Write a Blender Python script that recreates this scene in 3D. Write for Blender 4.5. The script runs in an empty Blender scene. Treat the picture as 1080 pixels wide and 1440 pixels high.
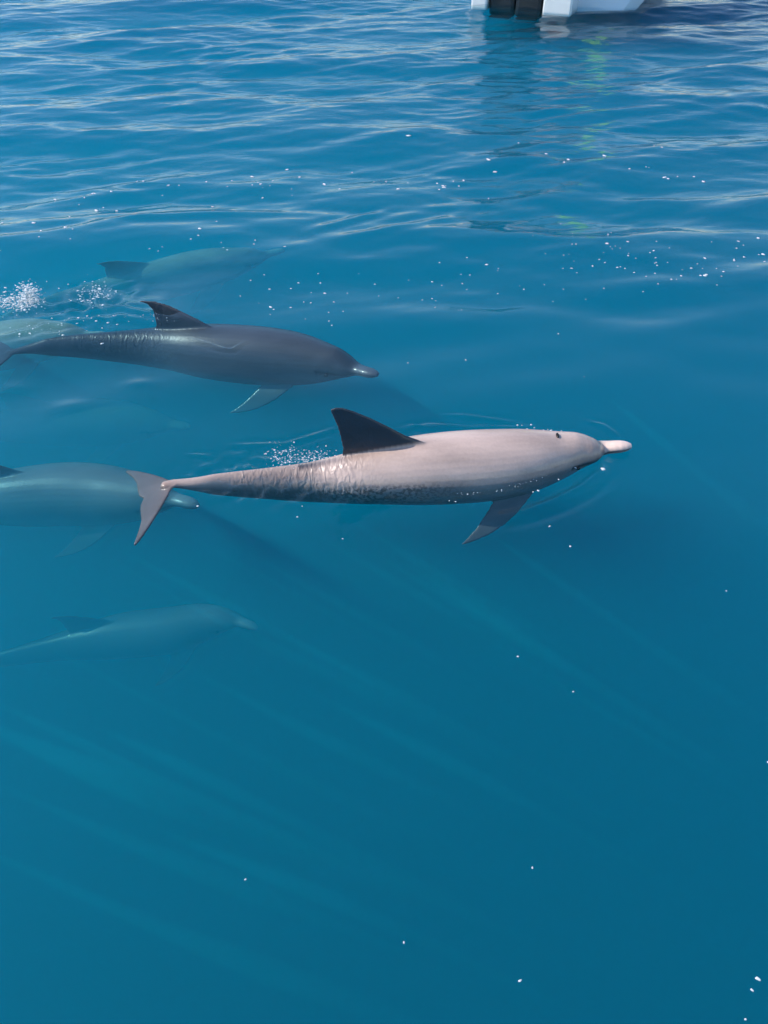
import bpy, bmesh, math, random
import numpy as np
from mathutils import Vector, Matrix, noise

random.seed(7)
rng = np.random.default_rng(11)
sc = bpy.context.scene
C = sc.collection
R = math.radians

# ------------------------------------------------------------------ camera
CAM_H = 2.4
DEP = R(43.0)
FPX = 1082.0                                   # focal length in pixels of the 1080 x 1440 photograph
cam_d = bpy.data.cameras.new('camera')
cam_d.sensor_fit = 'VERTICAL'
cam_d.sensor_height = 24.0
cam_d.lens = 24.0 * FPX / 1440.0
cam_d.clip_start = 0.05
cam_d.clip_end = 20000.0
cam = bpy.data.objects.new('camera', cam_d)
C.objects.link(cam)
cam.location = (0, 0, CAM_H)
cam.rotation_euler = (math.pi / 2 - DEP, 0, 0)
sc.camera = cam

# ------------------------------------------------------------------ sky and sun
SUN_EL, SUN_AZ = R(37.0), R(-85.0)             # sun to the left and a little beyond the dolphins
world = bpy.data.worlds.new('World')
sc.world = world
world.use_nodes = True
wn, wl = world.node_tree.nodes, world.node_tree.links
sky = wn.new('ShaderNodeTexSky')
sky.sky_type = 'NISHITA'
sky.sun_disc = False
sky.sun_elevation = SUN_EL
sky.sun_rotation = SUN_AZ
sky.air_density = 1.1
sky.dust_density = 0.0
sky.ozone_density = 3.5
wl.new(sky.outputs[0], wn['Background'].inputs[0])
wn['Background'].inputs[1].default_value = 0.15

sun_d = bpy.data.lights.new('sun', 'SUN')
sun_d.energy = 3.7
sun_d.angle = R(0.53)
sun_d.color = (1.0, 0.93, 0.84)
sun = bpy.data.objects.new('sun', sun_d)
C.objects.link(sun)
S = Vector((math.cos(SUN_EL) * math.sin(SUN_AZ), math.cos(SUN_EL) * math.cos(SUN_AZ), math.sin(SUN_EL)))
sun.rotation_euler = S.to_track_quat('Z', 'Y').to_euler()
sun.location = (-6, 4, 12)

sc.view_settings.view_transform = 'Standard'
sc.view_settings.look = 'None'
sc.view_settings.exposure = 0.58
sc.view_settings.gamma = 1.0
sc.view_settings.use_curve_mapping = False
sc.render.engine = 'CYCLES'
cy = sc.cycles
cy.max_bounces = 10
cy.diffuse_bounces = 2
cy.glossy_bounces = 3
cy.transmission_bounces = 4
cy.volume_bounces = 2
cy.adaptive_threshold = 0.03
cy.transparent_max_bounces = 16
cy.sample_clamp_indirect = 4.0
cy.use_denoising = True
cy.caustics_reflective = False
cy.caustics_refractive = False

# ------------------------------------------------------------------ helpers
FW = Vector((0, math.cos(DEP), -math.sin(DEP)))
UP = Vector((0, math.sin(DEP), math.cos(DEP)))


def ray(px, py):
    return FW + Vector((1, 0, 0)) * ((px - 540.0) / FPX) + UP * ((720.0 - py) / FPX)


def at_z(px, py, z=0.0):
    d = ray(px, py)
    return Vector((0, 0, CAM_H)) + d * ((z - CAM_H) / d.z)


def at_y(px, py, y):
    d = ray(px, py)
    return Vector((0, 0, CAM_H)) + d * (y / d.y)


def tag(o, label=None, cat=None, group=None, kind=None):
    if label: o['label'] = label
    if cat: o['category'] = cat
    if group: o['group'] = group
    if kind: o['kind'] = kind
    return o


def mesh_obj(name, verts, faces, mat=None, parent=None, smooth=True):
    me = bpy.data.meshes.new(name)
    me.from_pydata([tuple(v) for v in verts], [], faces)
    me.update()
    if smooth:
        me.polygons.foreach_set('use_smooth', [True] * len(me.polygons))
    if mat: me.materials.append(mat)
    o = bpy.data.objects.new(name, me)
    C.objects.link(o)
    if parent: o.parent = parent
    return o


def bm_obj(name, bm, mat=None, parent=None, smooth=False):
    bmesh.ops.recalc_face_normals(bm, faces=bm.faces)
    me = bpy.data.meshes.new(name)
    bm.to_mesh(me); bm.free()
    if smooth:
        me.polygons.foreach_set('use_smooth', [True] * len(me.polygons))
    if mat: me.materials.append(mat)
    o = bpy.data.objects.new(name, me)
    C.objects.link(o)
    if parent: o.parent = parent
    return o


def new_mat(name):
    m = bpy.data.materials.new(name)
    m.use_nodes = True
    n, l = m.node_tree.nodes, m.node_tree.links
    n.clear()
    out = n.new('ShaderNodeOutputMaterial')
    return m, n, l, out


def simple(name, col, rough=0.5, spec=0.5, metal=0.0, noise_amt=0.0, scale=20.0, coat=0.0):
    m, n, l, out = new_mat(name)
    b = n.new('ShaderNodeBsdfPrincipled')
    b.inputs['Base Color'].default_value = (*col, 1)
    b.inputs['Roughness'].default_value = rough
    b.inputs['Specular IOR Level'].default_value = spec
    b.inputs['Metallic'].default_value = metal
    b.inputs['Coat Weight'].default_value = coat
    if noise_amt > 0:
        tc = n.new('ShaderNodeTexCoord')
        nz = n.new('ShaderNodeTexNoise'); nz.inputs['Scale'].default_value = scale
        nz.inputs['Detail'].default_value = 5
        l.new(tc.outputs['Object'], nz.inputs['Vector'])
        mx = n.new('ShaderNodeMix'); mx.data_type = 'RGBA'
        mx.inputs[6].default_value = (*[c * (1 - noise_amt) for c in col], 1)
        mx.inputs[7].default_value = (*[min(1, c * (1 + noise_amt)) for c in col], 1)
        l.new(nz.outputs[0], mx.inputs[0]); l.new(mx.outputs[2], b.inputs['Base Color'])
    l.new(b.outputs[0], out.inputs[0])
    return m


# ------------------------------------------------------------------ water surface shape
WAVES = []
for i in range(90):
    lam = 0.13 * (3.2 / 0.13) ** ((i + 0.5) / 90.0)
    ang = R(97) + rng.normal(0, R(19))
    WAVES.append((2 * math.pi / lam * math.cos(ang), 2 * math.pi / lam * math.sin(ang),
                  rng.uniform(0, 2 * math.pi), lam))


def sstep(a, b, x):
    t = np.clip((x - a) / (b - a), 0, 1)
    return t * t * (3 - 2 * t)


# wake lines and one caustic stand-in: pixel polylines on the water, amplitude, width in metres
RIDGES = [
    ([(852, 650), (846, 662), (820, 685), (780, 706), (735, 722), (700, 728)], 0.022, 0.030),
    ([(790, 651), (812, 646), (835, 638), (848, 634)], 0.010, 0.014),
    ([(822, 592), (848, 598), (862, 607), (872, 616)], 0.008, 0.014),
    ([(320, 627), (370, 626), (400, 626), (440, 614), (475, 603)], 0.010, 0.016),
    ([(560, 606), (600, 600), (660, 603), (700, 601), (760, 601)], 0.010, 0.016),
    ([(620, 586), (660, 587), (700, 592), (745, 598)], 0.007, 0.014),
    ([(575, 600), (590, 603), (620, 606)], 0.010, 0.012),
    ([(262, 640), (285, 641), (300, 643)], 0.008, 0.012),
    ([(130, 415), (150, 425), (190, 440), (245, 450)], 0.014, 0.035),
    ([(60, 440), (120, 432), (180, 447), (240, 458)], 0.012, 0.030),
    ([(0, 470), (70, 455), (140, 448), (210, 455)], 0.014, 0.035),
    ([(100, 400), (118, 392), (135, 402), (142, 420)], 0.012, 0.022),
    ([(150, 398), (170, 392), (188, 388)], 0.012, 0.018),
    ([(262, 472), (290, 480), (312, 488), (326, 490), (345, 479)], 0.010, 0.014),  # ridge added to stand in for a bright caustic line
    ([(90, 330), (200, 312), (300, 305), (420, 300)], 0.016, 0.06),
    ([(430, 330), (500, 310), (560, 290)], 0.012, 0.05),
    ([(470, 345), (540, 330), (620, 310), (680, 290)], 0.010, 0.05),
]
DIMPLES = [((100, 573), 0.07, 0.012), ((20, 545), 0.06, 0.009), ((195, 540), 0.05, 0.008)]


def water_height(x, y):
    x = np.asarray(x, float); y = np.asarray(y, float)
    h = np.zeros_like(x)
    patch = 0.5 + 0.5 * np.sin(0.9 * x + 0.55 * y + 1.0) * np.cos(0.5 * x - 0.8 * y + 0.4)
    far = sstep(60, 25, np.hypot(x, y))
    for kx, ky, ph, lam in WAVES:
        if lam < 0.35:
            env = sstep(3.4, 7.5, y) * (0.55 + 0.7 * patch)
            a = 0.0038 * lam
        elif lam < 0.9:
            env = 0.06 + 0.94 * sstep(1.9, 6.5, y) * (0.6 + 0.5 * patch)
            a = 0.0044 * lam
        else:
            env = 0.10 + 0.90 * sstep(1.7, 5.5, y)
            a = 0.0040 * lam ** 0.9
        h += a * env * np.cos(kx * x + ky * y + ph)
    h *= far
    return h


def add_ridges(x, y, h):
    for pts, amp, wid in RIDGES:
        W = [at_z(*p) for p in pts]
        xs = [p.x for p in W]; ys = [p.y for p in W]
        m = (x > min(xs) - 5 * wid) & (x < max(xs) + 5 * wid) & (y > min(ys) - 5 * wid) & (y < max(ys) + 5 * wid)
        idx = np.nonzero(m)[0]
        if not len(idx): continue
        P = np.stack([x[idx], y[idx]], 1)
        best = np.full(len(idx), 1e9); par = np.zeros(len(idx))
        for k in range(len(W) - 1):
            a = np.array([W[k].x, W[k].y]); b = np.array([W[k + 1].x, W[k + 1].y])
            d = b - a; t = np.clip(((P - a) @ d) / (d @ d), 0, 1)
            dist = np.hypot(*(P - a - t[:, None] * d).T)
            u = dist < best
            best[u] = dist[u]; par[u] = (k + t[u]) / (len(W) - 1)
        fade = np.sin(np.pi * np.clip(par, 0.02, 0.98)) ** 0.6
        h[idx] += amp * fade * (np.exp(-(best / wid) ** 2) - 0.45 * np.exp(-((best - 2 * wid) / wid) ** 2))
    for (px, py), rad, amp in DIMPLES:
        c = at_z(px, py)
        d2 = ((x - c.x) / 1.5) ** 2 + (y - c.y) ** 2
        h += amp * np.exp(-d2 / rad ** 2)
    # churned water over the back half of the leading dolphin and where the others have just dived
    for (px, py, rx, ry, amp, sc_) in ((400, 672, 0.42, 0.16, 0.012, 1.1), (120, 425, 0.34, 0.30, 0.007, 0.6), (560, 694, 0.30, 0.06, 0.008, 1.6)):
        c = at_z(px, py)
        e = np.exp(-((x - c.x) / rx) ** 2 - ((y - c.y) / ry) ** 2)
        idx = np.nonzero(e > 0.02)[0]
        r2 = np.random.default_rng(int(px))
        s = np.zeros(len(idx))
        for _ in range(22):
            lam = r2.uniform(0.05, 0.14) / sc_; an = r2.normal(0.5, 0.9)
            s += np.cos(2 * math.pi / lam * (math.cos(an) * x[idx] + math.sin(an) * y[idx]) + r2.uniform(0, 6.28)) * lam / 0.1
        h[idx] += amp * e[idx] * s / 3.5
    return h


def graded(dense_lo, dense_hi, step, mid_lo, mid_hi, mid_step, lim_lo, lim_hi):
    xs = list(np.arange(dense_lo, dense_hi + 1e-6, step))
    s = step
    while xs[-1] < lim_hi:
        s = min(s * 1.04, mid_step) if xs[-1] < mid_hi else s * 1.25
        xs.append(xs[-1] + s)
    s = step
    while xs[0] > lim_lo:
        s = min(s * 1.04, mid_step) if xs[0] > mid_lo else s * 1.25
        xs.insert(0, xs[0] - s)
    return np.array(xs)


gx = graded(-2.3, 2.0, 0.015, -9.5, 9.5, 0.045, -3000, 3000)
gy = graded(1.4, 5.0, 0.012, -1.0, 19.0, 0.026, -3000, 3000)
GX, GY = np.meshgrid(gx, gy)
vx, vy = GX.ravel(), GY.ravel()
vh = add_ridges(vx, vy, water_height(vx, vy))
nx, ny = len(gx), len(gy)
print('water grid', nx, ny)


def surf(x, y):
    i = min(max(np.searchsorted(gx, x) - 1, 0), nx - 2); j = min(max(np.searchsorted(gy, y) - 1, 0), ny - 2)
    return float(vh[j * nx + i])


# ------------------------------------------------------------------ water
def water_material():
    m, n, l, out = new_mat('sea_water')
    tc = n.new('ShaderNodeTexCoord')
    mp = n.new('ShaderNodeMapping'); mp.inputs['Scale'].default_value = (0.55, 1.3, 1)
    mp.inputs['Rotation'].default_value = (0, 0, R(8))
    l.new(tc.outputs['Object'], mp.inputs['Vector'])
    nz = n.new('ShaderNodeTexNoise'); nz.inputs['Scale'].default_value = 9.0
    nz.inputs['Detail'].default_value = 3.0; nz.inputs['Roughness'].default_value = 0.5
    nz.inputs['Distortion'].default_value = 0.6
    l.new(mp.outputs[0], nz.inputs['Vector'])
    # fine chop lives on the open water, the lee by the dolphins is slick
    sx = n.new('ShaderNodeSeparateXYZ'); l.new(tc.outputs['Object'], sx.inputs[0])
    mr = n.new('ShaderNodeMapRange'); mr.interpolation_type = 'SMOOTHSTEP'
    mr.inputs[1].default_value = 3.6; mr.inputs[2].default_value = 9.0
    mr.inputs[3].default_value = 0.02; mr.inputs[4].default_value = 0.16
    l.new(sx.outputs['Y'], mr.inputs[0])
    bp = n.new('ShaderNodeBump'); bp.inputs['Distance'].default_value = 0.05
    l.new(nz.outputs[0], bp.inputs['Height']); l.new(mr.outputs[0], bp.inputs['Strength'])
    fr = n.new('ShaderNodeFresnel'); fr.inputs['IOR'].default_value = 1.333
    l.new(bp.outputs[0], fr.inputs['Normal'])
    # rays are not bent at the surface, so both sides share the air-side Fresnel curve
    ge = n.new('ShaderNodeNewGeometry')
    io = n.new('ShaderNodeMapRange'); io.inputs[3].default_value = 1.333; io.inputs[4].default_value = 1 / 1.333
    l.new(ge.outputs['Backfacing'], io.inputs[0]); l.new(io.outputs[0], fr.inputs['IOR'])
    gl = n.new('ShaderNodeBsdfGlossy'); gl.inputs['Roughness'].default_value = 0.03
    l.new(bp.outputs[0], gl.inputs['Normal'])
    tr = n.new('ShaderNodeBsdfTransparent')
    mx = n.new('ShaderNodeMixShader')
    l.new(fr.outputs[0], mx.inputs[0]); l.new(tr.outputs[0], mx.inputs[1]); l.new(gl.outputs[0], mx.inputs[2])
    l.new(mx.outputs[0], out.inputs['Surface'])
    vc = n.new('ShaderNodeVolumeCoefficients')
    vc.phase = 'HENYEY_GREENSTEIN'
    vc.inputs['Scatter Coefficients'].default_value = (0.004, 0.07, 0.10)
    vc.inputs['Absorption Coefficients'].default_value = (1.2, 0.42, 0.27)
    vc.inputs['Anisotropy'].default_value = 0.15
    l.new(vc.outputs[0], out.inputs['Volume'])
    return m


def build_water():
    top = np.stack([vx, vy, vh], 1)
    n_top = len(top)
    border = list(range(nx)) + [j * nx + nx - 1 for j in range(1, ny)] + \
        [(ny - 1) * nx + i for i in range(nx - 2, -1, -1)] + [j * nx for j in range(ny - 2, 0, -1)]
    bot = top[border].copy(); bot[:, 2] = -40.0
    V = np.concatenate([top, bot])
    j, i = np.meshgrid(np.arange(ny - 1), np.arange(nx - 1), indexing='ij')
    a = (j * nx + i).ravel()
    quads = np.stack([a, a + 1, a + nx + 1, a + nx], 1)
    nb = len(border)
    sides = np.array([[border[k], n_top + k, n_top + (k + 1) % nb, border[(k + 1) % nb]] for k in range(nb)])
    loops = np.concatenate([quads.ravel(), sides.ravel(), n_top + np.arange(nb)[::-1]])
    nq = len(quads) + len(sides)
    starts = np.concatenate([np.arange(nq) * 4, [nq * 4]])
    totals = np.concatenate([np.full(nq, 4), [nb]])
    me = bpy.data.meshes.new('water')
    me.vertices.add(len(V)); me.vertices.foreach_set('co', V.ravel())
    me.loops.add(len(loops)); me.loops.foreach_set('vertex_index', loops.astype(np.int32))
    me.polygons.add(len(starts)); me.polygons.foreach_set('loop_start', starts.astype(np.int32))
    sm = np.zeros(len(starts), bool); sm[:len(quads)] = True
    me.update(calc_edges=True)
    me.polygons.foreach_set('use_smooth', sm)
    me.materials.append(water_material())
    o = bpy.data.objects.new('water', me); C.objects.link(o)
    tag(o, 'clear turquoise sea water, rippled beyond and slick around the dolphins', 'water', kind='structure')
    return o


water = build_water()
# below the clear top layer the sea is cloudier
m_, n_, l_, out_ = new_mat('cloudy_deep_water')
vc_ = n_.new('ShaderNodeVolumeCoefficients'); vc_.phase = 'HENYEY_GREENSTEIN'
vc_.inputs['Scatter Coefficients'].default_value = (.002, .70, .95)
vc_.inputs['Absorption Coefficients'].default_value = (.3, 0, 0)
vc_.inputs['Anisotropy'].default_value = .25
l_.new(vc_.outputs[0], out_.inputs['Volume'])
bm = bmesh.new(); bmesh.ops.create_cube(bm, size=1)
bmesh.ops.scale(bm, verts=bm.verts, vec=(5800, 5800, 39.3)); bmesh.ops.translate(bm, verts=bm.verts, vec=(0, 0, -.32 - 39.3 / 2))
tag(bm_obj('deep_water', bm, m_), 'cloudier turquoise water below the clear top layer', 'water', kind='structure')
sb = mesh_obj('seabed', [(-2900, -2900, -30), (2900, -2900, -30), (2900, 2900, -30), (-2900, 2900, -30)], [(0, 1, 2, 3)],
              simple('sand', (0.30, 0.26, 0.19), 0.9, 0.2, noise_amt=0.3, scale=0.5))
tag(sb, 'deep sandy sea floor far under the water', 'sea floor', kind='structure')


# ------------------------------------------------------------------ dolphins
PROFILE = np.array([  # t along body (beak tip 0, fluke root 1), radius / length
    (0.0, .006), (.012, .012), (.03, .0145), (.055, .0155), (.072, .0185), (.088, .0265), (.11, .0345), (.164, .0515),
    (.224, .066), (.30, .0755), (.40, .077), (.50, .071), (.59, .058), (.68, .045), (.77, .035), (.86, .026),
    (.92, .019), (.974, .0125), (1.0, .0105)])


def catmull(P, n):
    P = [np.array(p, float) for p in P]
    seg = np.cumsum([0] + [np.linalg.norm(P[i + 1] - P[i]) for i in range(len(P) - 1)])
    out = []
    for s in np.linspace(0, seg[-1], n):
        k = min(max(np.searchsorted(seg, s) - 1, 0), len(P) - 2)
        t = (s - seg[k]) / max(1e-9, seg[k + 1] - seg[k])
        p1, p2 = P[k], P[k + 1]
        p0 = P[k - 1] if k > 0 else 2 * p1 - p2
        p3 = P[k + 2] if k + 2 < len(P) else 2 * p2 - p1
        out.append(0.5 * ((2 * p1) + (-p0 + p2) * t + (2 * p0 - 5 * p1 + 4 * p2 - p3) * t * t + (-p0 + 3 * p1 - 3 * p2 + p3) * t ** 3))
    return np.array(out)


def smooth_interp(t, tab):
    # monotone-ish cubic through the profile table
    return catmull_1d(t, tab[:, 0], tab[:, 1])


def catmull_1d(t, xs, ys):
    k = int(min(max(np.searchsorted(xs, t) - 1, 0), len(xs) - 2))
    h = xs[k + 1] - xs[k]; u = (t - xs[k]) / h
    m = np.gradient(ys, xs)
    return ((1 + 2 * u) * (1 - u) ** 2 * ys[k] + u * (1 - u) ** 2 * h * m[k] + u * u * (3 - 2 * u) * ys[k + 1] + u * u * (u - 1) * h * m[k + 1])


def loft(rings, V, F):
    n = len(rings[0]); b = len(V)
    for r in rings: V.extend([tuple(p) for p in r])
    for i in range(len(rings) - 1):
        for j in range(n):
            F.append((b + i * n + j, b + i * n + (j + 1) % n, b + (i + 1) * n + (j + 1) % n, b + (i + 1) * n + j))
    F.append(tuple(b + j for j in range(n))[::-1])
    F.append(tuple(b + (len(rings) - 1) * n + j for j in range(n)))


def foil(LE, TE, nrm, thick, V, F, tmin=0.007):
    """fin: leading-edge and trailing-edge point lists of equal length, blade normal, thickness ratio"""
    rings = []
    cs = [0, .04, .12, .25, .45, .7, .9, 1.0]
    for a, b in zip(LE, TE):
        a, b = np.array(a, float), np.array(b, float)
        ch = np.linalg.norm(b - a)
        up, dn = [], []
        for c in cs:
            th = 5 * thick * (.2969 * math.sqrt(c) - .126 * c - .3516 * c * c + .2843 * c ** 3 - .1036 * c ** 4) * ch
            th = max(th, tmin * (0.55 if c in (0, 1.0) else 1.0) * 0.6)
            p = a + (b - a) * c
            up.append(p + nrm * th); dn.append(p - nrm * th)
        rings.append(up + dn[::-1])
    loft(rings, V, F)


def build_dolphin(name, spine_px, label, mats, girth=1.0, voxel=0.007, roll=0.0, fin_px=None, fin_scale=1.0, fin_roll=0.0,
                  flip=None, fluke=None, flip_t=0.27, girth_tab=None):
    """spine_px: list of (px, py, z) from beak tip to fluke root"""
    ctrl = [at_z(px, py, z) for px, py, z in spine_px]
    N = 90
    sp = catmull(ctrl, N)
    seg = np.concatenate([[0], np.cumsum(np.linalg.norm(np.diff(sp, axis=0), axis=1))])
    L = seg[-1]
    tt = seg / L
    T = np.gradient(sp, axis=0); T /= np.linalg.norm(T, axis=1)[:, None]
    Z = np.array([0, 0, 1.0])
    side = np.cross(T, Z); side /= np.linalg.norm(side, axis=1)[:, None]     # the animal's right hand
    upv = np.cross(side, T)
    if roll:
        c, s = math.cos(roll), math.sin(roll)
        side, upv = side * c + upv * s, upv * c - side * s

    def frame(t):
        k = int(np.argmin(abs(tt - t)))
        return sp[k], -T[k], side[k], upv[k]               # centre, tailward->headward reversed below

    def rad(t):
        return smooth_interp(t, PROFILE) * L * girth

    V, F = [], []
    rings = []
    for k in range(N):
        t = tt[k]; r = rad(t)
        # lateral flattening: beak wide, peduncle narrow and tall
        w = np.interp(t, [0, .07, .12, .3, .55, .75, .9, 1.0], [1.15, 1.15, 1.02, 1.0, .97, .80, .66, .95])
        hgt = np.interp(t, [0, .07, .12, .3, .55, .75, .9, 1.0], [.80, .85, 1.03, 1.0, 1.03, 1.12, 1.15, .42])
        mel = .12 * math.exp(-((t - .115) / .03) ** 2)       # melon bulge
        ring = []
        for j in range(36):
            a = 2 * math.pi * j / 36
            ca, sa = math.cos(a), math.sin(a)
            hh = r * hgt * (1 + (mel if sa > 0 else -mel * .5) * abs(sa))
            keel = .06 * max(0, (t - .6)) / .4 * abs(sa) ** 6
            ring.append(sp[k] + side[k] * (r * w * ca) + upv[k] * (hh * sa * (1 + keel)))
        rings.append(ring)
    ch0 = np.array((fluke or {}).get('chord', tuple(T[-1])), float); ch0 /= np.linalg.norm(ch0)
    for k in range(1, 7):
        u = k / 6; q = (1 - u) ** 1.4 * .9 + .08
        r = rad(1.0)
        c_ = sp[-1] + (np.array(T[-1]) * (1 - u) + ch0 * u) * (.010 * L * u)
        rings.append([c_ + side[-1] * (r * (.95 + .3 * u) * q * math.cos(2 * math.pi * j / 36)) + upv[-1] * (.42 * r * q * math.sin(2 * math.pi * j / 36)) for j in range(36)])
    loft(rings, V, F)
    # dorsal fin
    if fin_px:
        k = int(np.argmin(abs(tt - .53)))
        y0 = sp[k][1]
        le = [np.array(at_y(px, py, y0)) for px, py in fin_px[0]]
        te = [np.array(at_y(px, py, y0)) for px, py in fin_px[1]]
        nrm = side[k]
    else:
        def fp(t, h):
            c, T_, s_, u_ = frame(t)
            return c + u_ * ((h * fin_scale + 0.0) * L + rad(t) * .98) + s_ * (math.tan(fin_roll) * h * L)
        def fb(t):
            c, T_, s_, u_ = frame(t)
            return c + u_ * rad(t) * .55
        le = [fb(.45), fp(.45, .0), fp(.485, .025), fp(.525, .054), fp(.565, .078), fp(.60, .093), fp(.625, .099)]
        te = [fb(.615), fp(.612, .0), fp(.606, .018), fp(.604, .042), fp(.610, .066), fp(.622, .086), fp(.634, .096)]
        k = int(np.argmin(abs(tt - .53))); nrm = side[k]
    foil(le, te, nrm, .075, V, F)
    # flippers
    flip = flip or {}
    for sgn in (1, -1):
        out_, down, back = flip.get(sgn, (.60, -.62, .52))
        c, _, s_, u_ = frame(flip_t); k = int(np.argmin(abs(tt - flip_t)))
        back_v = -T[k] * -1.0                                 # tangent runs from beak to tail
        d = s_ * sgn * out_ + u_ * down + back_v * back; d /= np.linalg.norm(d)
        Lf = .155 * L
        r = rad(flip_t)
        root = c + s_ * sgn * r * .62 - u_ * r * .50
        chord_dir = back_v - d * (back_v @ d); chord_dir /= np.linalg.norm(chord_dir)
        n_ = np.cross(d, chord_dir)
        le, te = [], []
        for u, lo, ch in ((-.12, -.02, .058), (.08, -.012, .060), (.3, -.002, .058), (.5, .012, .048), (.7, .032, .034), (.86, .055, .019), (.96, .072, .008), (1.0, .080, .003)):
            p = root + d * (u * Lf)
            le.append(p + chord_dir * (lo - .02) * L); te.append(p + chord_dir * (lo - .02 + ch) * L)
        foil(le, te, n_, .07, V, F)
    # flukes
    fl = fluke or {}
    chord = np.array(fl.get('chord', tuple(T[-1])), float); chord /= np.linalg.norm(chord)
    span = np.array(fl.get('span', tuple(side[-1])), float)
    span -= chord * (span @ chord); span /= np.linalg.norm(span)
    size = fl.get('size', 1.0)
    root = sp[-1] - np.array(T[-1]) * .02 * L
    n_ = np.cross(chord, span)
    for sgn in (1, -1):
        le, te = [], []
        bend = fl.get('bend', 0.0)
        for u, lo, hi in ((-.10, -.005, .062), (.0, .0, .064), (.12, .006, .072), (.3, .019, .074), (.5, .036, .074), (.7, .055, .080), (.86, .071, .088), (.96, .083, .093), (1.0, .089, .095)):
            p = root + span * sgn * (u * .125 * L * size) + n_ * bend * u * u * L
            le.append(p + chord * lo * L * size); te.append(p + chord * hi * L * size)
        foil(le, te, n_, .10, V, F, tmin=.009)
    tmp = mesh_obj('raw_' + name, V, F)
    md = tmp.modifiers.new('remesh', 'REMESH'); md.mode = 'VOXEL'; md.voxel_size = voxel
    s2 = tmp.modifiers.new('smooth', 'SMOOTH'); s2.factor = .5; s2.iterations = 4
    bpy.context.view_layer.update()
    dg = bpy.context.evaluated_depsgraph_get()
    me = bpy.data.meshes.new_from_object(tmp.evaluated_get(dg))
    raw = tmp.data
    bpy.data.objects.remove(tmp); bpy.data.meshes.remove(raw)
    me.name = name
    me.polygons.foreach_set('use_smooth', [True] * len(me.polygons))
    # skin tones: per-vertex position along body and around it
    co = np.empty(len(me.vertices) * 3); me.vertices.foreach_get('co', co); co = co.reshape(-1, 3)
    kk = np.empty(len(co), int)
    for s0 in range(0, len(co), 20000):
        dd = ((co[s0:s0 + 20000, None, :] - sp[None]) ** 2).sum(2); kk[s0:s0 + 20000] = dd.argmin(1)
    rel = co - sp[kk]
    rr = np.array([rad(t) for t in tt])[kk]
    hv = (rel * upv[kk]).sum(1) / rr
    lat = (rel * side[kk]).sum(1) / rr
    al = tt[kk]
    line = np.interp(al, [0, .03, .075, .10, .16], [-.05, -.12, -.22, -.30, -.02])
    mouth = np.exp(-((hv - line) / .11) ** 2) * (al < .155) * (al > .001)
    co -= mouth[:, None] * (side[kk] * np.sign(lat)[:, None]) * .0035 * L / 2.3
    me.vertices.foreach_set('co', co.ravel())
    finm = sstep(1.0, 1.16, hv) * (al > .40) * (al < .72)
    for nm, arr in (('along', al), ('height', hv), ('mouth', mouth), ('dorsal', finm)):
        at = me.attributes.new(nm, 'FLOAT', 'POINT'); at.data.foreach_set('value', arr.astype(np.float32))
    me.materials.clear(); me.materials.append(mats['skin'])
    # mouth line: a shallow groove along the beak
    o = bpy.data.objects.new(name, me); C.objects.link(o)
    tag(o, label, 'dolphin', 'dolphins swimming in the pod')
    # eyes and blowhole
    for sgn in (1, -1):
        c, _, s_, u_ = frame(.135); r = rad(.135)
        p = c + s_ * sgn * r * 1.0 - u_ * r * .22
        bm = bmesh.new(); bmesh.ops.create_uvsphere(bm, u_segments=12, v_segments=8, radius=.011 * L / 2.3)
        bmesh.ops.translate(bm, verts=bm.verts, vec=Vector(p - s_ * sgn * .004))
        bm_obj('eye', bm, mats['eye'], o, True)
    return o, dict(sp=sp, tt=tt, frame=frame, rad=rad, L=L)


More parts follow.
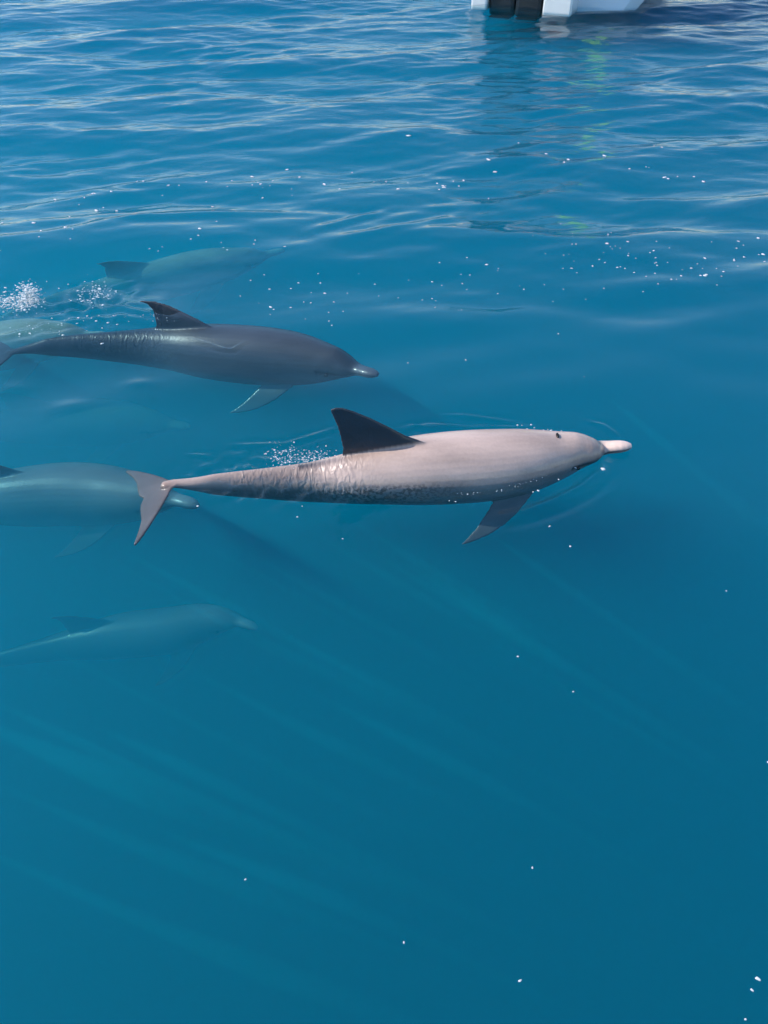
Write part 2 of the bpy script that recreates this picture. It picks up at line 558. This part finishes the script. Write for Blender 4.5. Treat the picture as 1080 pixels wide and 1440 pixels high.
def skin_material(name, back, flank, belly, fin, ripple=0.0, flecks=0.0):
    m, n, l, out = new_mat(name)
    tc = n.new('ShaderNodeTexCoord')
    ah = n.new('ShaderNodeAttribute'); ah.attribute_name = 'height'
    aa = n.new('ShaderNodeAttribute'); aa.attribute_name = 'along'
    nz = n.new('ShaderNodeTexNoise'); nz.inputs['Scale'].default_value = 5.0; nz.inputs['Detail'].default_value = 6
    l.new(tc.outputs['Object'], nz.inputs['Vector'])
    # wobble the tone borders
    ad = n.new('ShaderNodeMath'); ad.operation = 'MULTIPLY_ADD'; ad.inputs[1].default_value = 0.5
    l.new(nz.outputs[0], ad.inputs[0]); l.new(ah.outputs['Fac'], ad.inputs[2])
    mr = n.new('ShaderNodeMapRange'); mr.inputs[1].default_value = -1.0; mr.inputs[2].default_value = 3.0
    l.new(ad.outputs[0], mr.inputs[0])
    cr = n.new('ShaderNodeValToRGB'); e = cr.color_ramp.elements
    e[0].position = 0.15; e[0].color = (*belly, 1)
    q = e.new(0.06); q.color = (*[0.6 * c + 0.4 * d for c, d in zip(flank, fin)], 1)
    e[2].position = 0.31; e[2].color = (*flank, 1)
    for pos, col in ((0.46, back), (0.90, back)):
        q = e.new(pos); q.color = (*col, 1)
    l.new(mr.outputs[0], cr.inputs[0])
    ad_ = n.new('ShaderNodeAttribute'); ad_.attribute_name = 'dorsal'
    mfin = n.new('ShaderNodeMix'); mfin.data_type = 'RGBA'; mfin.inputs[7].default_value = (*fin, 1)
    l.new(ad_.outputs['Fac'], mfin.inputs[0]); l.new(cr.outputs[0], mfin.inputs[6])
    # blotches, long streaky scars along the body
    n2 = n.new('ShaderNodeTexNoise'); n2.inputs['Scale'].default_value = 2.2; n2.inputs['Detail'].default_value = 4
    mp = n.new('ShaderNodeMapping'); mp.inputs['Scale'].default_value = (1.0, 3.5, 3.5)
    l.new(tc.outputs['Object'], mp.inputs['Vector']); l.new(mp.outputs[0], n2.inputs['Vector'])
    n3 = n.new('ShaderNodeTexNoise'); n3.inputs['Scale'].default_value = 70.0; n3.inputs['Detail'].default_value = 4
    l.new(tc.outputs['Object'], n3.inputs['Vector'])
    m1 = n.new('ShaderNodeMapRange'); m1.inputs[3].default_value = .76; m1.inputs[4].default_value = 1.20
    m1.inputs[1].default_value = .3; m1.inputs[2].default_value = .7
    l.new(n2.outputs[0], m1.inputs[0])
    m3 = n.new('ShaderNodeMapRange'); m3.inputs[3].default_value = .90; m3.inputs[4].default_value = 1.10
    l.new(n3.outputs[0], m3.inputs[0])
    mu = n.new('ShaderNodeMath'); mu.operation = 'MULTIPLY'; l.new(m1.outputs[0], mu.inputs[0]); l.new(m3.outputs[0], mu.inputs[1])
    vm = n.new('ShaderNodeVectorMath'); vm.operation = 'SCALE'
    l.new(mfin.outputs[2], vm.inputs[0]); l.new(mu.outputs[0], vm.inputs['Scale'])
    am = n.new('ShaderNodeAttribute'); am.attribute_name = 'mouth'
    mm0 = n.new('ShaderNodeMix'); mm0.data_type = 'RGBA'; mm0.inputs[7].default_value = (.03, .028, .03, 1)
    l.new(am.outputs['Fac'], mm0.inputs[0]); l.new(vm.outputs[0], mm0.inputs[6])
    # flukes and beak tip have their own tone
    ct = n.new('ShaderNodeValToRGB'); q = ct.color_ramp.elements
    q[0].position = 0.0; q[0].color = (1.35, 1.35, 1.35, 1); q[1].position = 1.0; q[1].color = (.70, .64, .60, 1)
    for pos, v in ((.055, 1.3), (.075, .62), (.11, .9), (.16, 1.0), (.6, 1.0), (.7, .68), (.9, .68), (.97, .72)):
        z = q.new(pos); z.color = (v, v, v, 1)
    l.new(aa.outputs['Fac'], ct.inputs[0])
    mt = n.new('ShaderNodeMix'); mt.data_type = 'RGBA'; mt.blend_type = 'MULTIPLY'; mt.inputs[0].default_value = 1.0
    l.new(mm0.outputs[2], mt.inputs[6]); l.new(ct.outputs[0], mt.inputs[7])
    # dark flecks low on the mid flank, painting the wet film's rippled reflections
    n5 = n.new('ShaderNodeTexNoise'); n5.inputs['Scale'].default_value = 60.0; n5.inputs['Detail'].default_value = 3.0
    l.new(tc.outputs['Object'], n5.inputs['Vector'])
    f1 = n.new('ShaderNodeMapRange'); f1.inputs[1].default_value = .46; f1.inputs[2].default_value = .56
    l.new(n5.outputs[0], f1.inputs[0])
    fa = n.new('ShaderNodeValToRGB'); q = fa.color_ramp.elements
    q[0].position = .36; q[0].color = (0, 0, 0, 1); q[1].position = .84; q[1].color = (0, 0, 0, 1)
    for pos, v in ((.48, .8), (.60, 1.0), (.70, .6)):
        z = q.new(pos); z.color = (v, v, v, 1)
    l.new(aa.outputs['Fac'], fa.inputs[0])
    fh = n.new('ShaderNodeMapRange'); fh.interpolation_type = 'SMOOTHSTEP'
    fh.inputs[1].default_value = .42; fh.inputs[2].default_value = .12
    l.new(ah.outputs['Fac'], fh.inputs[0])
    g1 = n.new('ShaderNodeMath'); g1.operation = 'MULTIPLY'; l.new(f1.outputs[0], g1.inputs[0]); l.new(fa.outputs[0], g1.inputs[1])
    g2 = n.new('ShaderNodeMath'); g2.operation = 'MULTIPLY'; l.new(g1.outputs[0], g2.inputs[0]); l.new(fh.outputs[0], g2.inputs[1])
    g3 = n.new('ShaderNodeMath'); g3.operation = 'MULTIPLY'; g3.inputs[1].default_value = flecks; l.new(g2.outputs[0], g3.inputs[0])
    mf = n.new('ShaderNodeMix'); mf.data_type = 'RGBA'; mf.inputs[7].default_value = (.05, .045, .045, 1)
    l.new(g3.outputs[0], mf.inputs[0]); l.new(mt.outputs[2], mf.inputs[6])
    b = n.new('ShaderNodeBsdfPrincipled')
    l.new(mf.outputs[2], b.inputs['Base Color'])
    b.inputs['Roughness'].default_value = .38
    b.inputs['Specular IOR Level'].default_value = .45
    b.inputs['Coat Weight'].default_value = .35
    b.inputs['Coat Roughness'].default_value = .12
    bp = n.new('ShaderNodeBump'); bp.inputs['Strength'].default_value = .25; bp.inputs['Distance'].default_value = .004
    l.new(n3.outputs[0], bp.inputs['Height'])
    last = bp
    if ripple > 0:
        mk = n.new('ShaderNodeMapRange'); mk.interpolation_type = 'SMOOTHSTEP'
        mk.inputs[1].default_value = .50; mk.inputs[2].default_value = .66
        l.new(aa.outputs['Fac'], mk.inputs[0])
        mk2 = n.new('ShaderNodeMapRange'); mk2.interpolation_type = 'SMOOTHSTEP'
        mk2.inputs[1].default_value = .93; mk2.inputs[2].default_value = .82
        l.new(aa.outputs['Fac'], mk2.inputs[0])
        mm = n.new('ShaderNodeMath'); mm.operation = 'MULTIPLY'; l.new(mk.outputs[0], mm.inputs[0]); l.new(mk2.outputs[0], mm.inputs[1])
        mp2 = n.new('ShaderNodeMapping'); mp2.inputs['Scale'].default_value = (1.6, .7, .7); mp2.inputs['Rotation'].default_value = (0, 0, R(30))
        l.new(tc.outputs['Object'], mp2.inputs['Vector'])
        n4 = n.new('ShaderNodeTexNoise'); n4.inputs['Scale'].default_value = 20.0; n4.inputs['Detail'].default_value = 1.0; n4.inputs['Distortion'].default_value = 1.2
        l.new(mp2.outputs[0], n4.inputs['Vector'])
        b2 = n.new('ShaderNodeBump'); b2.inputs['Distance'].default_value = .018
        ms = n.new('ShaderNodeMath'); ms.operation = 'MULTIPLY'; ms.inputs[1].default_value = ripple
        l.new(mm.outputs[0], ms.inputs[0]); l.new(ms.outputs[0], b2.inputs['Strength'])
        l.new(n4.outputs[0], b2.inputs['Height']); l.new(bp.outputs[0], b2.inputs['Normal'])
        last = b2
    l.new(last.outputs[0], b.inputs['Normal'])
    l.new(b.outputs[0], out.inputs[0])
    return m


eye_mat = simple('eye_dark', (.012, .010, .010), .12, .6)
dark_mat = simple('blowhole_dark', (.012, .010, .011), .45, .3)
skin_main = skin_material('skin_shaded_flank', (.54, .395, .34), (.20, .172, .168), (.13, .12, .12), (.022, .03, .046), ripple=.48, flecks=.85)  # surfacing dolphin's shade is painted into its darker flank and belly
skin_dark = skin_material('skin_slate', (.055, .054, .066), (.075, .072, .08), (.16, .15, .15), (.04, .042, .055), ripple=.3)
skin_pale = skin_material('skin_pale', (.40, .34, .26), (.34, .30, .24), (.36, .33, .28), (.30, .27, .22))
skin_deep = skin_material('skin_grey', (.17, .165, .16), (.12, .115, .11), (.16, .15, .14), (.06, .06, .065))

main, MI = build_dolphin(
    'dolphin',
    [(888, 627, .016), (870, 628, .010), (846, 630, -.012), (830, 633, 0.0), (812, 635, -.005), (780, 641, -.02), (740, 648, -.03), (690, 654, -.035),
     (620, 659, -.035), (560, 664, -.045), (500, 672, -.065), (440, 678, -.088), (380, 680, -.072), (320, 681, -.048), (280, 681, -.022), (245, 680, .0), (230, 682, .005)],
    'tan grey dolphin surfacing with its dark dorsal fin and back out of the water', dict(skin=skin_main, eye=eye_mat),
    voxel=.0055,
    fin_px=([(600, 645), (598, 622), (570, 612), (545, 599), (520, 587), (500, 579), (484, 574), (473, 573)],
            [(480, 665), (480, 641), (481, 630), (478, 614), (474, 600), (470, 590), (466, 581), (464, 576)]),
    flip={1: (.72, -.38, .62)},
    fluke=dict(chord=(-.80, -.30, -.30), span=(-.30, -1, -.12), size=1.08))
# blowhole: a dark slit on the crown
c, _, s_, u_ = MI['frame'](.172)
bm = bmesh.new(); bmesh.ops.create_uvsphere(bm, u_segments=16, v_segments=8, radius=1.0)
p = Vector(at_z(774, 610, 0.10))
bmesh.ops.scale(bm, verts=bm.verts, vec=(.008, .020, .006))
cc = Vector(c + u_ * MI['rad'](.172) * 1.03)
bmesh.ops.translate(bm, verts=bm.verts, vec=cc)
bm_obj('blowhole', bm, dark_mat, main, True)

build_dolphin('dolphin', [(532, 527, -0.17), (515, 523, -0.18), (500, 519, -0.20), (470, 512, -0.21), (420, 505, -0.24), (360, 500, -0.26), (300, 495, -0.27), (240, 490, -0.28),
                          (170, 488, -.28), (100, 487, -.27), (50, 490, -.27), (10, 496, -.27)],
              'slate dark dolphin just below the surface, only its fin tip breaking through', dict(skin=skin_dark, eye=eye_mat),
              fin_scale=.86, girth=.95, voxel=.007)
build_dolphin('dolphin', [(400, 352, -0.56), (385, 355, -0.56), (360, 362, -0.57), (320, 371, -0.58), (270, 382, -0.60), (210, 398, -0.62), (150, 412, -0.62), (90, 425, -0.62), (40, 438, -0.62), (-20, 455, -0.67)],
              'pale blurred dolphin under the ripples beyond the slate dark one', dict(skin=skin_pale, eye=eye_mat), fin_scale=.6, girth=.85)
build_dolphin('dolphin', [(150, 470, -0.40), (130, 472, -0.41), (95, 474, -0.44), (40, 480, -0.48), (-30, 492, -0.52), (-110, 505, -0.54), (-200, 520, -0.56), (-290, 540, -0.58)],
              'brownish dolphin with its head alongside the tail of the slate dark one', dict(skin=skin_pale, eye=eye_mat), fin_scale=.6)
build_dolphin('dolphin', [(279, 712, -0.42), (262, 706, -0.42), (240, 702, -0.44), (205, 700, -0.48), (150, 696, -0.54), (90, 695, -0.57), (20, 700, -0.60), (-70, 705, -0.62), (-160, 712, -0.64), (-260, 720, -0.67)],
              'submerged grey dolphin with its snout under the flukes of the surfacing one', dict(skin=skin_deep, eye=eye_mat), girth=1.0, fin_scale=.9)
build_dolphin('dolphin', [(362, 884, -0.75), (348, 878, -0.75), (325, 872, -0.77), (290, 874, -0.82), (240, 886, -0.88), (180, 893, -0.92), (120, 903, -0.96), (60, 915, -1.00), (0, 928, -1.04), (-60, 942, -1.10)],
              'deep teal tinted dolphin, the lowest of the pod, nosing ahead below the rest', dict(skin=skin_deep, eye=eye_mat), girth=.95, fin_scale=.9)
build_dolphin('dolphin', [(268, 600, -1.0), (250, 598, -1.0), (225, 596, -1.02), (180, 594, -1.05), (130, 594, -1.08), (70, 596, -1.1), (0, 600, -1.12), (-70, 606, -1.15), (-140, 612, -1.2)],
              'faint greenish dolphin deep under the smooth patch between two others', dict(skin=skin_pale, eye=eye_mat), girth=1.0, fin_scale=.8)


# ------------------------------------------------------------------ boat at the top of the view
def boat():
    white = simple('gelcoat_white', (.80, .80, .78), .25, .5, noise_amt=.05, scale=3, coat=.4)
    blue = simple('gelcoat_pale_blue', (.74, .80, .88), .28, .5, noise_amt=.05, scale=3, coat=.4)
    black = simple('engine_black', (.012, .013, .016), .28, .5, coat=.3)
    steel = simple('stainless', (.62, .62, .62), .2, .5, 1.0)
    orange = simple('orange_stripe', (.75, .24, .06), .4)
    lime = simple('added_lime_cloth', (.38, .85, .06), .7)
    canvas = simple('canopy_canvas', (.30, .33, .36), .8, .2, noise_amt=.15, scale=6)
    tan = simple('seat_vinyl', (.55, .38, .27), .5, .4)
    A, B = at_z(662, 8), at_z(803, 19)
    O = (A + B) / 2
    e = (B - A); w = e.length; e.normalize()
    yaw = math.atan2(e.y, e.x)
    root = bpy.data.objects.new('motor_boat', None); C.objects.link(root)
    root.location = (O.x, O.y, 0); root.rotation_euler = (0, 0, yaw)
    tag(root, 'white motor boat with black outboards floating at the far edge of the water', 'boat')
    # local: x along the transom, +y towards the bow

    def hull_ring(y, hw, z0, zk, z1):
        pts = []
        for s, zz in ((0, zk), (.45, zk + .06), (.86, z0 + .02), (.97, z0 + .22), (1.0, z1)):
            pts.append((s * hw, y, zz))
        off = .42
        return [(off - p[0], p[1], p[2]) for p in pts[::-1]] + [(off + p[0], p[1], p[2]) for p in pts[1:]]
    V, F = [], []
    rings = [hull_ring(y, hw, z0, zk, z1) for y, hw, z0, zk, z1 in (
        (.50, 1.22, -.02, -.10, .86), (.62, 1.42, -.02, -.10, .90), (1.6, 1.46, -.02, -.11, .92), (3, 1.48, -.02, -.12, .96), (4.5, 1.38, .0, -.12, 1.04),
        (5.8, 1.08, .05, -.08, 1.14), (6.8, .58, .2, .05, 1.24), (7.4, .05, .6, .5, 1.32))]
    n = len(rings[0])
    for r in rings: V += r
    for i in range(len(rings) - 1):
        for j in range(n - 1):
            F.append((i * n + j, i * n + j + 1, (i + 1) * n + j + 1, (i + 1) * n + j))
        F.append((i * n + n - 1, i * n, (i + 1) * n, (i + 1) * n + n - 1))     # deck
    F.append(tuple(range(n))[::-1])
    hull = mesh_obj('hull', V, F, blue, root, smooth=False)

    def box(name, x0, x1, y0, y1, z0, z1, mat, par=root, bev=.03):
        bm = bmesh.new(); bmesh.ops.create_cube(bm, size=1)
        bmesh.ops.scale(bm, verts=bm.verts, vec=(x1 - x0, y1 - y0, z1 - z0))
        bmesh.ops.translate(bm, verts=bm.verts, vec=((x0 + x1) / 2, (y0 + y1) / 2, (z0 + z1) / 2))
        if bev: bmesh.ops.bevel(bm, geom=bm.edges, offset=bev, segments=2, affect='EDGES', profile=.6)
        return bm_obj(name, bm, mat, par)

    def tube(name, pts, r, mat, par=root, seg=10):
        V, F = [], []; P = [Vector(p) for p in pts]; rr = []
        for i, p in enumerate(P):
            d = (P[min(i + 1, len(P) - 1)] - P[max(i - 1, 0)]).normalized()
            a = d.orthogonal().normalized(); b = d.cross(a)
            rr.append([p + a * r * math.cos(2 * math.pi * k / seg) + b * r * math.sin(2 * math.pi * k / seg) for k in range(seg)])
        loft(rr, V, F)
        return mesh_obj(name, V, F, mat, par)
    h = w / 2
    # stern pontoons either side of the engine well
    box('stern_pod', -h, -h + .26, 0, 1.2, -.05, .75, white)
    pr = box('stern_pod', h - .44, h, 0, 1.2, -.05, 1.05, white)
    box('engine_bracket', -h + .26, h - .44, .55, 1.2, -.10, .55, white)
    box('stripe', h - .30, h - .14, -.006, .05, .30, .66, orange, pr, 0)
    # two outboards
    for cx in (-h + .26 + .215, -h + .26 + .63):
        mid = box('outboard_motor', cx - .205, cx + .205, .06, .50, -.12, .62, black, root, .06)
        bm = bmesh.new(); bmesh.ops.create_cube(bm, size=1)
        bmesh.ops.scale(bm, verts=bm.verts, vec=(.44, .66, .52)); 
        for v in bm.verts:
            if v.co.z > 0: v.co.x *= .82; v.co.y *= .86
        bmesh.ops.bevel(bm, geom=bm.edges, offset=.10, segments=4, affect='EDGES', profile=.6)
        bmesh.ops.translate(bm, verts=bm.verts, vec=(cx, .22, .86))
        bm_obj('cowling', bm, black, mid, True)
        box('cavitation_plate', cx - .16, cx + .16, -.02, .52, -.13, -.112, black, mid, 0)
        box('pinstripe', cx - .215, cx + .215, .0, .44, .66, .675, white, mid, 0)
    # deck, console, seats, canopy
    box('deck_rail', -1.36, -1.30, 1.3, 5.0, .93, 1.05, white); box('deck_rail', 1.30, 1.36, 1.3, 5.0, .95, 1.07, white)
    box('console', -.55, .55, 3.3, 4.0, .90, 1.85, white, root, .08)
    for sx in (-.9, .1):
        st = box('bench_seat', sx, sx + .8, 1.5, 2.1, .92, 1.28, tan, root, .05)
        box('seat_back', sx, sx + .8, 1.5, 1.62, 1.27, 1.62, tan, st, .04)
    can = box('canopy', -1.3, 1.3, 1.3, 4.4, 2.30, 2.38, canvas, root, .03)
    for sx in (-1.25, 1.25):
        for yy in (1.45, 4.2):
            tube('canopy_post', [(sx, yy, .9), (sx, yy, 2.32)], .022, steel)
    # lime cloth on a staff, added out of view only for its reflection
    fs = tube('reflection_cloth_staff', [(h + .36, 1.12, .55), (h + .36, 1.12, 2.25)], .018, steel)
    V = []; F = []
    nu, nv = 10, 14
    for i in range(nu):
        for j in range(nv):
            u, v = i / (nu - 1), j / (nv - 1)
            V.append((h + .36 + u * .30 * (1 - .3 * v), 1.10 - u * .30 + .04 * math.sin(u * 7 + v * 3), 2.15 - v * 1.25 - .1 * u))
    for i in range(nu - 1):
        for j in range(nv - 1):
            a = i * nv + j; F.append((a, a + 1, a + nv + 1, a + nv))
    fo = mesh_obj('lime_reflection_cloth', V, F, lime, fs)
    sol = fo.modifiers.new('thick', 'SOLIDIFY'); sol.thickness = .004
    return root


boat()

# ------------------------------------------------------------------ foam, bubbles and splashes
def foam_material():
    m, n, l, out = new_mat('foam_white')
    b = n.new('ShaderNodeBsdfPrincipled')
    b.inputs['Base Color'].default_value = (.86, .9, .92, 1)
    b.inputs['Roughness'].default_value = .35
    b.inputs['Subsurface Weight'].default_value = .0
    tr = n.new('ShaderNodeBsdfTranslucent'); tr.inputs[0].default_value = (.8, .88, .92, 1)
    mx = n.new('ShaderNodeMixShader'); mx.inputs[0].default_value = .3
    l.new(b.outputs[0], mx.inputs[1]); l.new(tr.outputs[0], mx.inputs[2])
    l.new(mx.outputs[0], out.inputs[0])
    return m


foam_mat = foam_material()
ICO_V = None
bm = bmesh.new(); bmesh.ops.create_icosphere(bm, subdivisions=2, radius=1.0)
ICO_V = np.array([v.co[:] for v in bm.verts]); ICO_F = np.array([[v.index for v in f.verts] for f in bm.faces]); bm.free()


def blobs(name, items, label, cat):
    Vs, Fs = [], []; off = 0
    for (x, y, z, rx, ry, rz, ang) in items:
        v = ICO_V * np.array([rx, ry, rz]) * (1 + .2 * rng.normal(size=(len(ICO_V), 1)))
        c, s = math.cos(ang), math.sin(ang)
        v = np.stack([v[:, 0] * c - v[:, 1] * s, v[:, 0] * s + v[:, 1] * c, v[:, 2]], 1) + np.array([x, y, z])
        Vs.append(v); Fs.append(ICO_F + off); off += len(ICO_V)
    o = mesh_obj(name, np.concatenate(Vs), np.concatenate(Fs).tolist(), foam_mat)
    return tag(o, label, cat, kind='stuff')


def spot(px, py, r, flat=.35):
    p = at_z(px, py)
    dist = p.length
    return (p.x, p.y, surf(p.x, p.y) + r * .05, r * random.uniform(.5, 1.0), r * random.uniform(.6, 1.4), r * flat * .7, random.uniform(0, 3))


items = []
# drifting bubbles in loose bands (pixel centres of clusters, spread, count)
for (cx, cy, sx, sy, n, r) in ((590, 255, 50, 8, 14, .010), (380, 260, 60, 14, 16, .010), (120, 285, 60, 14, 9, .011), (230, 262, 40, 8, 6, .009),
                               (850, 365, 70, 18, 34, .0075), (950, 385, 60, 16, 30, .0075), (700, 400, 60, 20, 16, .007), (620, 410, 40, 10, 10, .007), (400, 390, 50, 20, 14, .0065),
                               (60, 330, 40, 22, 12, .010), (1040, 350, 30, 12, 12, .009), (290, 345, 60, 20, 10, .008), (450, 420, 60, 25, 12, .006),
                               (780, 608, 26, 4, 0, .003), (560, 500, 150, 50, 7, .005), (700, 230, 120, 30, 10, .012), (880, 235, 60, 20, 10, .013)):
    for _ in range(n):
        r_ = r * random.choice((.5, .6, .7, .8, 1.0, 1.0, 1.5))
        items.append(spot(random.gauss(cx, sx), random.gauss(cy, sy), r_))
for px, py, r in ((848, 660, .010), (757, 688, .006), (750, 690, .005), (773, 740, .006), (802, 769, .004), (786, 672, .004), (810, 655, .005), (632, 703, .003), (641, 704, .003),
                  (425, 711, .004), (418, 726, .003), (482, 757, .003), (278, 712, .006), (731, 1379, .004), (749, 1220, .0035), (568, 1325, .003), (345, 1236, .003),
                  (1066, 1376, .006), (1058, 1392, .004), (1049, 1433, .004), (1021, 832, .003), (728, 924, .0035), (806, 973, .003), (990, 392, .014), (852, 351, .012), (1080, 1072, .004)):
    items.append(spot(px, py, r, .3))
for px, py in ((735, 600), (743, 601), (750, 602), (757, 603), (764, 604), (770, 603), (776, 604), (781, 606), (727, 597), (788, 607), (748, 598)):
    items.append(spot(px + random.uniform(-2, 2), py + random.uniform(-2, 2), random.uniform(.003, .007), .6))
for k in range(34):  # white specks added along the waterline to imitate its glints
    u = random.random()
    px = 640 + 170 * u + random.gauss(0, 2); py = np.interp(px, [640, 700, 760, 790, 812], [693, 689, 672, 655, 646]) + random.gauss(0, 1.5)
    items.append(spot(px, py, random.uniform(.0010, .0026), .5))
blobs('foam_and_glints', items, 'small white foam bubbles drifting on the rippled water, with added waterline glints', 'foam')

items = []


def burst(px, py, sx, sy, n, hmax, rmax):
    for _ in range(n):
        x_, y_ = random.gauss(px, sx), random.gauss(py, sy)
        p = at_z(x_, y_)
        z = surf(p.x, p.y) + random.random() ** 2.5 * hmax
        r = rmax * .55 * random.random() ** 2.5 + .0009
        items.append((p.x, p.y, z, r * random.uniform(.4, 1.6), r * random.uniform(.4, 1.8), r * random.uniform(.3, .7), random.uniform(0, 3)))


burst(400, 643, 13, 9, 180, .03, .006)
burst(430, 648, 14, 6, 180, .03, .006)
burst(455, 645, 8, 6, 100, .03, .005)
burst(132, 408, 15, 9, 260, .05, .010)
burst(60, 462, 40, 7, 45, .03, .009)
burst(120, 445, 40, 12, 40, .03, .008)
burst(220, 450, 20, 4, 30, .02, .006)
burst(18, 420, 18, 6, 700, .06, .012)
burst(40, 411, 8, 6, 600, .08, .012)
blobs('splash', items, 'white splash and spray thrown up by the dolphins at the surface', 'splash')


# ------------------------------------------------------------------ slanting sun shafts, added as spindles of extra scattering
def streaks():
    m, n, l, out = new_mat('sun_shaft_volume')
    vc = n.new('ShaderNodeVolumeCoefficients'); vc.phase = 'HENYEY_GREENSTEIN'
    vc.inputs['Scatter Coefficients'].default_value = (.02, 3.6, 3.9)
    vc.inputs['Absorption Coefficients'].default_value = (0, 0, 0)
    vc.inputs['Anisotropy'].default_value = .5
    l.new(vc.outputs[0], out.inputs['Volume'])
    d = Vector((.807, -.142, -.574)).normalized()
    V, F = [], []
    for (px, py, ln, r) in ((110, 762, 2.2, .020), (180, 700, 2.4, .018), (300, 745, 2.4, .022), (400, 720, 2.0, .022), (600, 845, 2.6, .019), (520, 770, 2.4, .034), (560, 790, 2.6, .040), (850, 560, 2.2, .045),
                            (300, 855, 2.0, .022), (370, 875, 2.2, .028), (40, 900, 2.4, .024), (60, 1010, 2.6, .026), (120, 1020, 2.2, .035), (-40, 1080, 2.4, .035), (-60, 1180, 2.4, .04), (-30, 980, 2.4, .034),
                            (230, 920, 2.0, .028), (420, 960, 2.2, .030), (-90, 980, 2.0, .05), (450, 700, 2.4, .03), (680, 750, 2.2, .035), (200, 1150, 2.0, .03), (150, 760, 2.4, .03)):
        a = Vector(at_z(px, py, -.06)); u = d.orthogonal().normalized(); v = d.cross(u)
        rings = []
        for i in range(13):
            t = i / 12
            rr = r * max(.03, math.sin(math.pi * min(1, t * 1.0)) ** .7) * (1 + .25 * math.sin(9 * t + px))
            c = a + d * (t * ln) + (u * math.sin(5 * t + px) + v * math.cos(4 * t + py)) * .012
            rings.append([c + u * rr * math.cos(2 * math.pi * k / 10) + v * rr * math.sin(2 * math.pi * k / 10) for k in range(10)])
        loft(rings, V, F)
    o = mesh_obj('sun_shaft_spindles', V, F, m)
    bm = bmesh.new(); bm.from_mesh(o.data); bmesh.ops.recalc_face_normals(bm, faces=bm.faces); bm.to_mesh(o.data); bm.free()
    tag(o, 'pale slanting sun shafts modelled as scattering spindles under the surface', 'water streaks', kind='stuff')


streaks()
